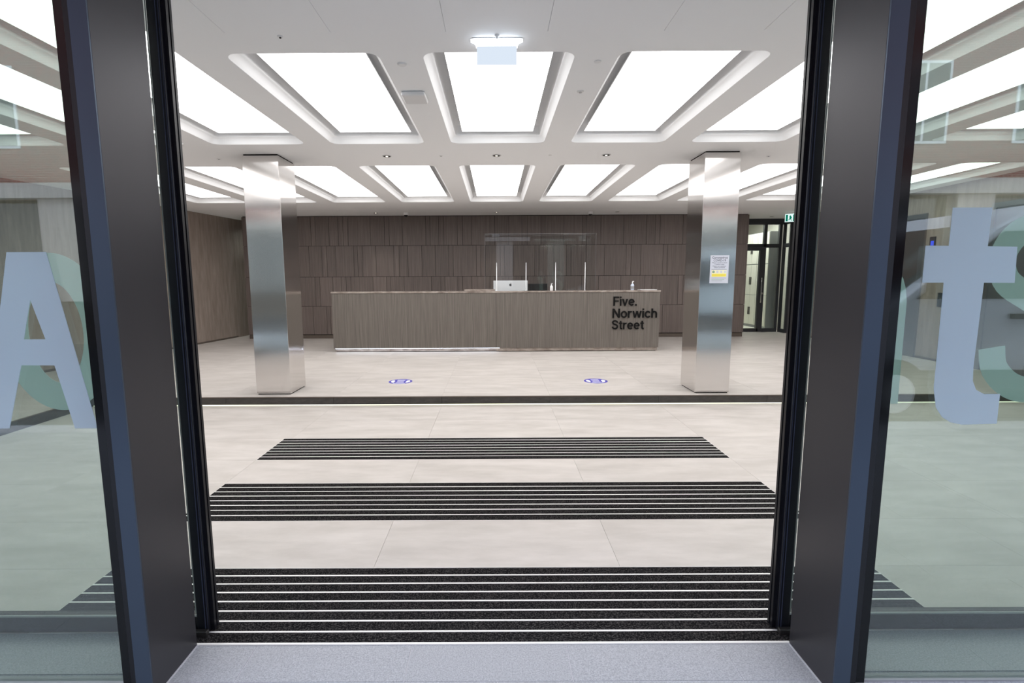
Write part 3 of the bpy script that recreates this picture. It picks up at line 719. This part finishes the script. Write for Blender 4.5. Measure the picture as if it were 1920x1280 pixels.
# screen
sc_ = tag(empty('sneeze_screen', (0.815, DY+0.16, TOP)), 'tall clear acrylic screen standing on the counter', 'screen')
MB().box(-1.0, 1.0, 0, 0.006, 0.004, 1.02).build('sheet', M['plexi'], sc_)
MB().box(-1.004, -1.0, 0, 0.006, 0.004, 1.02).box(1.0, 1.004, 0, 0.006, 0.004, 1.02).box(-1.004, 1.004, 0, 0.006, 1.02, 1.024).build('edge', M['plexi_edge'], sc_)
for i, x in enumerate((0.022, 0.555, 1.090, 1.625)):
    r_ = MB().lathe([(0.018, 0), (0.018, 0.006), (0.0075, 0.010), (0.0075, 0.500), (0.006, 0.506)], 12).build('post', M['chrome'], sc_, (x-0.815, -0.014, 0), smooth=True)
# bottles
def bottle(name, loc, s, body, label):
    t = tag(empty(name, loc), label, 'bottle')
    MB().lathe([(0.026*s, 0), (0.030*s, 0.004*s), (0.031*s, 0.02*s), (0.031*s, 0.085*s), (0.026*s, 0.100*s), (0.012*s, 0.110*s), (0.011*s, 0.118*s)], 20).build('body', body, t, smooth=True)
    MB().lathe([(0.013*s, 0.118*s), (0.013*s, 0.130*s), (0.005*s, 0.132*s), (0.005*s, 0.148*s)], 16).build('collar', M['white'], t, smooth=True)
    MB().box(-0.006*s, 0.026*s, -0.006*s, 0.006*s, 0.146*s, 0.158*s).build('pump_head', M['white'], t, bevel=0.002*s)
    MB().lathe([(0.0316*s, 0.025*s), (0.0316*s, 0.072*s)], 20).build('paper_label', M['grey_label'] if body is M['gel'] else M['white'], t)
    return t
bottle('pump_bottle', (2.482, DY+0.12, TOP), 1.05, M['gel'], 'clear hand sanitiser pump bottle above the lettering, by the papers')
bottle('pump_bottle', (1.010, DY+0.08, TOP), 0.85, M['white'], 'small white pump bottle in front of the clear screen')
pp = tag(empty('paper_stack', (2.76, DY+0.15, TOP)), 'low stack of white papers on the right end of the counter', 'papers')
for i in range(5):
    MB().box(-0.15, 0.15, -0.10, 0.10, i*0.003, i*0.003+0.0022).build('sheet', M['paper'], pp, (0, 0, 0), rot=(0, 0, random.uniform(-0.03, 0.03)))

# ---------------------------------------------------------------- floor stickers
def sticker(x, y, label):
    s = tag(empty('floor_sticker', (x, y, UP)), label, 'sticker', 'round blue floor stickers')
    MB().lathe([(0.152, 0.0), (0.152, 0.0008)], 48).build('disc', M['blue_sticker'], s)
    z = 0.0008
    for sg in (-1, 1):     # foot prints either side
        MB().prism([(sg*(0.098+0.026*math.cos(a)), 0.01+0.056*math.sin(a)) for a in [2*math.pi*k/16 for k in range(16)]], 'z', z, z+0.0005).build('footprint', M['paper'], s)
        MB().prism([(sg*(0.088+0.018*math.cos(a)), -0.056+0.022*math.sin(a)) for a in [2*math.pi*k/12 for k in range(12)]], 'z', z, z+0.0005).build('footprint', M['paper'], s)
    for yy_, w_, h_ in ((0.088, 0.05, 0.020), (0.045, 0.052, 0.012), (-0.005, 0.044, 0.018), (-0.060, 0.052, 0.016), (-0.115, 0.075, 0.016)):
        MB().box(-w_, w_, yy_-h_/2, yy_+h_/2, z, z+0.0005).build('white_bar', M['paper'], s)
sticker(-1.242, 6.498, 'round blue floor sticker with white footprints, nearer the left column')
sticker(1.293, 6.474, 'round blue floor sticker with white footprints, nearer the right column')

# ---------------------------------------------------------------- ceiling fittings
def downlight(x, y, lit, label):
    t = tag(empty('downlight', (x, y, CEIL)), label, 'downlight', 'recessed ceiling downlights')
    MB().lathe([(0.052, -0.0005), (0.055, -0.004), (0.046, -0.005), (0.040, -0.001)], 24).build('rim', M['white'], t)
    MB().lathe([(0.040, -0.0052), (0.040, -0.0056)], 20).build('baffle', M['dark_plastic'], t)
    MB().lathe([(0.013, -0.0058), (0.013, -0.0066)], 16).build('lamp', M['spot'] if lit else M['grey_label'], t)
    if lit == 2:
        l = bpy.data.lights.new('spot', 'SPOT'); l.energy = 26; l.spot_size = math.radians(75); l.spot_blend = 0.8; l.color = (1, 0.93, 0.84); l.shadow_soft_size = 0.03
        lo = bpy.data.objects.new('lamp_light', l); C.objects.link(lo); lo.parent = t; lo.location = (0, 0, -0.03)
for x, lab in ((-1.209, 'downlight above the left floor sticker, between the coffer rows'), (0.018, 'downlight on the centre line, between the coffer rows'), (1.245, 'downlight above the right floor sticker, between the coffer rows')):
    downlight(x, 5.90, 1, lab)
downlight(-2.487, 10.83, 2, 'lit downlight close to the back wall, beside the left camera')
downlight(0.029, 10.83, 2, 'lit downlight close to the back wall on the centre line')
downlight(2.545, 10.85, 0, 'dark downlight close to the back wall, beside the right camera')
downlight(6.30, 11.85, 0, 'dark downlight in front of the glazed rear door')
def camera_dome(x, y, label):
    t = tag(empty('security_camera', (x, y, CEIL)), label, 'camera', 'white ceiling cameras by the back wall')
    MB().lathe([(0.052, 0), (0.052, -0.045), (0.046, -0.050)], 20).build('housing', M['white'], t, smooth=False)
    MB().lathe([(0.040, -0.050), (0.037, -0.066), (0.026, -0.080), (0.010, -0.087)], 18).build('dome', M['dark_plastic'], t, smooth=True)
camera_dome(-1.864, 10.85, 'small white security camera on the ceiling left of the screen')
camera_dome(1.988, 10.85, 'small white security camera on the ceiling right of the screen')
def disc(name, x, y, r, h, m, label, cat='sensor'):
    t = tag(empty(name, (x, y, CEIL)), label, cat)
    MB().lathe([(r, 0), (r, -h*0.4), (r*0.8, -h), (r*0.3, -h*1.05)], 22).build('cover', M['white'], t)
    if m: MB().lathe([(r*0.35, -h), (r*0.35, -h*1.9), (r*0.2, -h*2)], 12).build('nozzle', m, t)
disc('smoke_detector', -0.590, 3.44, 0.030, 0.010, None, 'round white ceiling sensor left of the hanging exit sign')
disc('sprinkler', 0.631, 3.94, 0.026, 0.006, M['chrome'], 'small sprinkler head between the centre and right coffers', 'sprinkler')
disc('sprinkler', -1.209, 3.06, 0.016, 0.006, M['dark_plastic'], 'small dark sprinkler head at the front left of the ceiling', 'sprinkler')
disc('sensor', 0.015, 3.06, 0.014, 0.010, M['white'], 'tiny sensor in front of the hanging exit sign')
disc('sprinkler', -0.603, 5.90, 0.022, 0.004, M['chrome'], 'sprinkler head between the left and centre downlights', 'sprinkler')
disc('sprinkler', 3.113, 6.00, 0.024, 0.004, M['grey_label'], 'sprinkler head right of the right column', 'sprinkler')
disc('sprinkler', -3.145, 6.00, 0.024, 0.004, M['grey_label'], 'sprinkler head left of the left column', 'sprinkler')
disc('sensor', 0.655, 3.42, 0.024, 0.006, None, 'flat white ceiling disc right of the hanging exit sign')
disc('sensor', 0.62, 5.90, 0.020, 0.004, None, 'flat white ceiling disc between the centre and right downlights')
ap_ = tag(empty('wireless_access_point', (-0.598, 4.01, CEIL)), 'square white wireless access point on the ceiling beam', 'access point')
MB().box(-0.088, 0.088, -0.10, 0.10, -0.032, 0).build('case', M['white'], ap_, bevel=0.012, seg=3)
MB().box(-0.05, 0.05, -0.101, -0.0995, -0.018, -0.012).build('vent', M['white'], ap_)
# hanging exit sign seen from its blank side
ex = tag(empty('exit_sign', (0.014, 3.12, CEIL)), 'glowing white exit sign hanging from the ceiling above the mats', 'sign')
MB().prism([(x, y) for x, y in rrect(0, 0, 0.152, 0.032, 0.020, 5)], 'z', -0.004, 0.0).build('mount_plate', M['white'], ex)
MB().prism([(-0.150,-0.005),(-0.132,-0.010),(-0.123,-0.020),(-0.119,-0.036),(0.119,-0.036),(0.123,-0.020),(0.132,-0.010),(0.150,-0.005)], 'y', -0.022, 0.022).build('housing', M['tube_white'], ex)
MB().box(-0.115, 0.115, -0.004, 0.004, -0.135, -0.036).build('sign_panel', M['sign_white'], ex)
# green exit sign at the far right
gs = tag(empty('exit_sign', (6.33, 11.05, CEIL), math.radians(-32)), 'green and white running-man exit sign by the glazed rear door', 'sign')
MB().box(-0.13, 0.13, -0.02, 0.02, -0.035, 0).build('mount', M['white'], gs)
MB().box(-0.15, 0.15, -0.012, 0.012, -0.205, -0.038).build('sign_panel', M['sign_lit'], gs)
MB().box(0.0, 0.12, -0.0135, -0.012, -0.190, -0.055).build('green_field', M['sign_green'], gs)
MB().prism([(0.015,-0.120),(0.06,-0.075),(0.06,-0.103),(0.105,-0.103),(0.105,-0.137),(0.06,-0.137),(0.06,-0.165)], 'y', -0.0135, -0.0145).build('arrow', M['sign_lit'], gs)
MB().box(-0.135, -0.095, -0.0135, -0.012, -0.190, -0.055).build('door_symbol', M['sign_green'], gs)
MB().prism([(-0.06,-0.07),(-0.045,-0.07),(-0.03,-0.10),(-0.02,-0.13),(-0.035,-0.14),(-0.02,-0.18),(-0.032,-0.183),(-0.05,-0.145),(-0.075,-0.175),(-0.085,-0.165),(-0.062,-0.125),(-0.07,-0.10)], 'y', -0.0135, -0.0125).build('figure', M['sign_green'], gs)

# ---------------------------------------------------------------- street behind the photographer (seen only in reflections)
bd = tag(empty('brick_building', (0, -9.5, 0)), 'red brick building across the street, mirrored faintly in the glass', 'building')
MB().box(-18, 18, -1, 0, 3.4, 12).build('wall', M['brick'], bd)
MB().box(-18, 18, -1, 0, -0.2, 0.9).build('shop_front_base', M['skirt'], bd)
for i in range(-6, 7):
    x = i*2.8 + 0.5
    MB().box(x-0.45, x+0.45, -1, 0.12, 0.9, 3.4).build('pier', M['stone'], bd)
MB().box(-18, 18, -0.05, 0.25, 3.4, 3.75).build('cornice', M['stone'], bd)
for i in range(-6, 6):
    x = i*2.8 + 1.9
    MB().box(x-0.95, x+0.95, -0.25, -0.2, 0.9, 3.4).build('shop_window', M['van_glass'], bd)
    for zz in (4.6, 7.6):
        f = MB().box(x-0.6, x+0.6, -0.03, 0.02, zz, zz+1.9).build('window', M['white'], bd)
        MB().box(x-0.54, x-0.03, 0.02, 0.024, zz+0.06, zz+1.84).box(x+0.03, x+0.54, 0.02, 0.024, zz+0.06, zz+1.84).build('pane', M['van_glass'], f)
# parked white van on the right, nose towards the left
vn = tag(empty('van', (2.9, -1.78, -0.12)), 'white van parked in the street, mirrored in the right-hand glass', 'van')
side_p = [(0.0,0.45),(0.02,0.85),(0.25,1.05),(1.15,1.30),(2.05,2.02),(2.45,2.25),(6.2,2.32),(6.35,2.1),(6.4,0.45)]
MB().prism(side_p, 'y', -1.9, 0).build('body', M['van'], vn, bevel=0.05, seg=2)
MB().prism([(1.30,1.32),(2.10,1.98),(3.15,2.00),(3.15,1.32)], 'y', -0.002, 0.012).build('side_window', M['van_glass'], vn)
MB().prism([(1.15,1.34),(2.02,2.05),(2.06,2.01),(1.2,1.29)], 'y', -1.75, -0.15).build('windscreen', M['van_glass'], vn, (-0.02, 0, 0.02))
MB().box(0.1, 6.3, 0, 0.02, 0.42, 0.6).build('bumper', M['dark_plastic'], vn)
MB().box(2.25, 2.45, 0.0, 0.05, 1.12, 1.17).build('door_handle', M['dark_plastic'], vn)
for x in (1.15, 5.1):
    for yq in (0.02, -1.72):
        w_ = MB().lathe([(0.34, -0.11), (0.36, -0.06), (0.36, 0.06), (0.34, 0.11)], 28).build('wheel', M['tyre'], vn, (x, yq-0.1, 0.36), rot=(math.pi/2, 0, 0))
        MB().lathe([(0.20, -0.115), (0.20, 0.115)], 20).build('hub', M['silver'], w_)
MB().box(1.35, 1.6, 0.02, 0.2, 1.35, 1.62).build('mirror', M['dark_plastic'], vn, bevel=0.02)
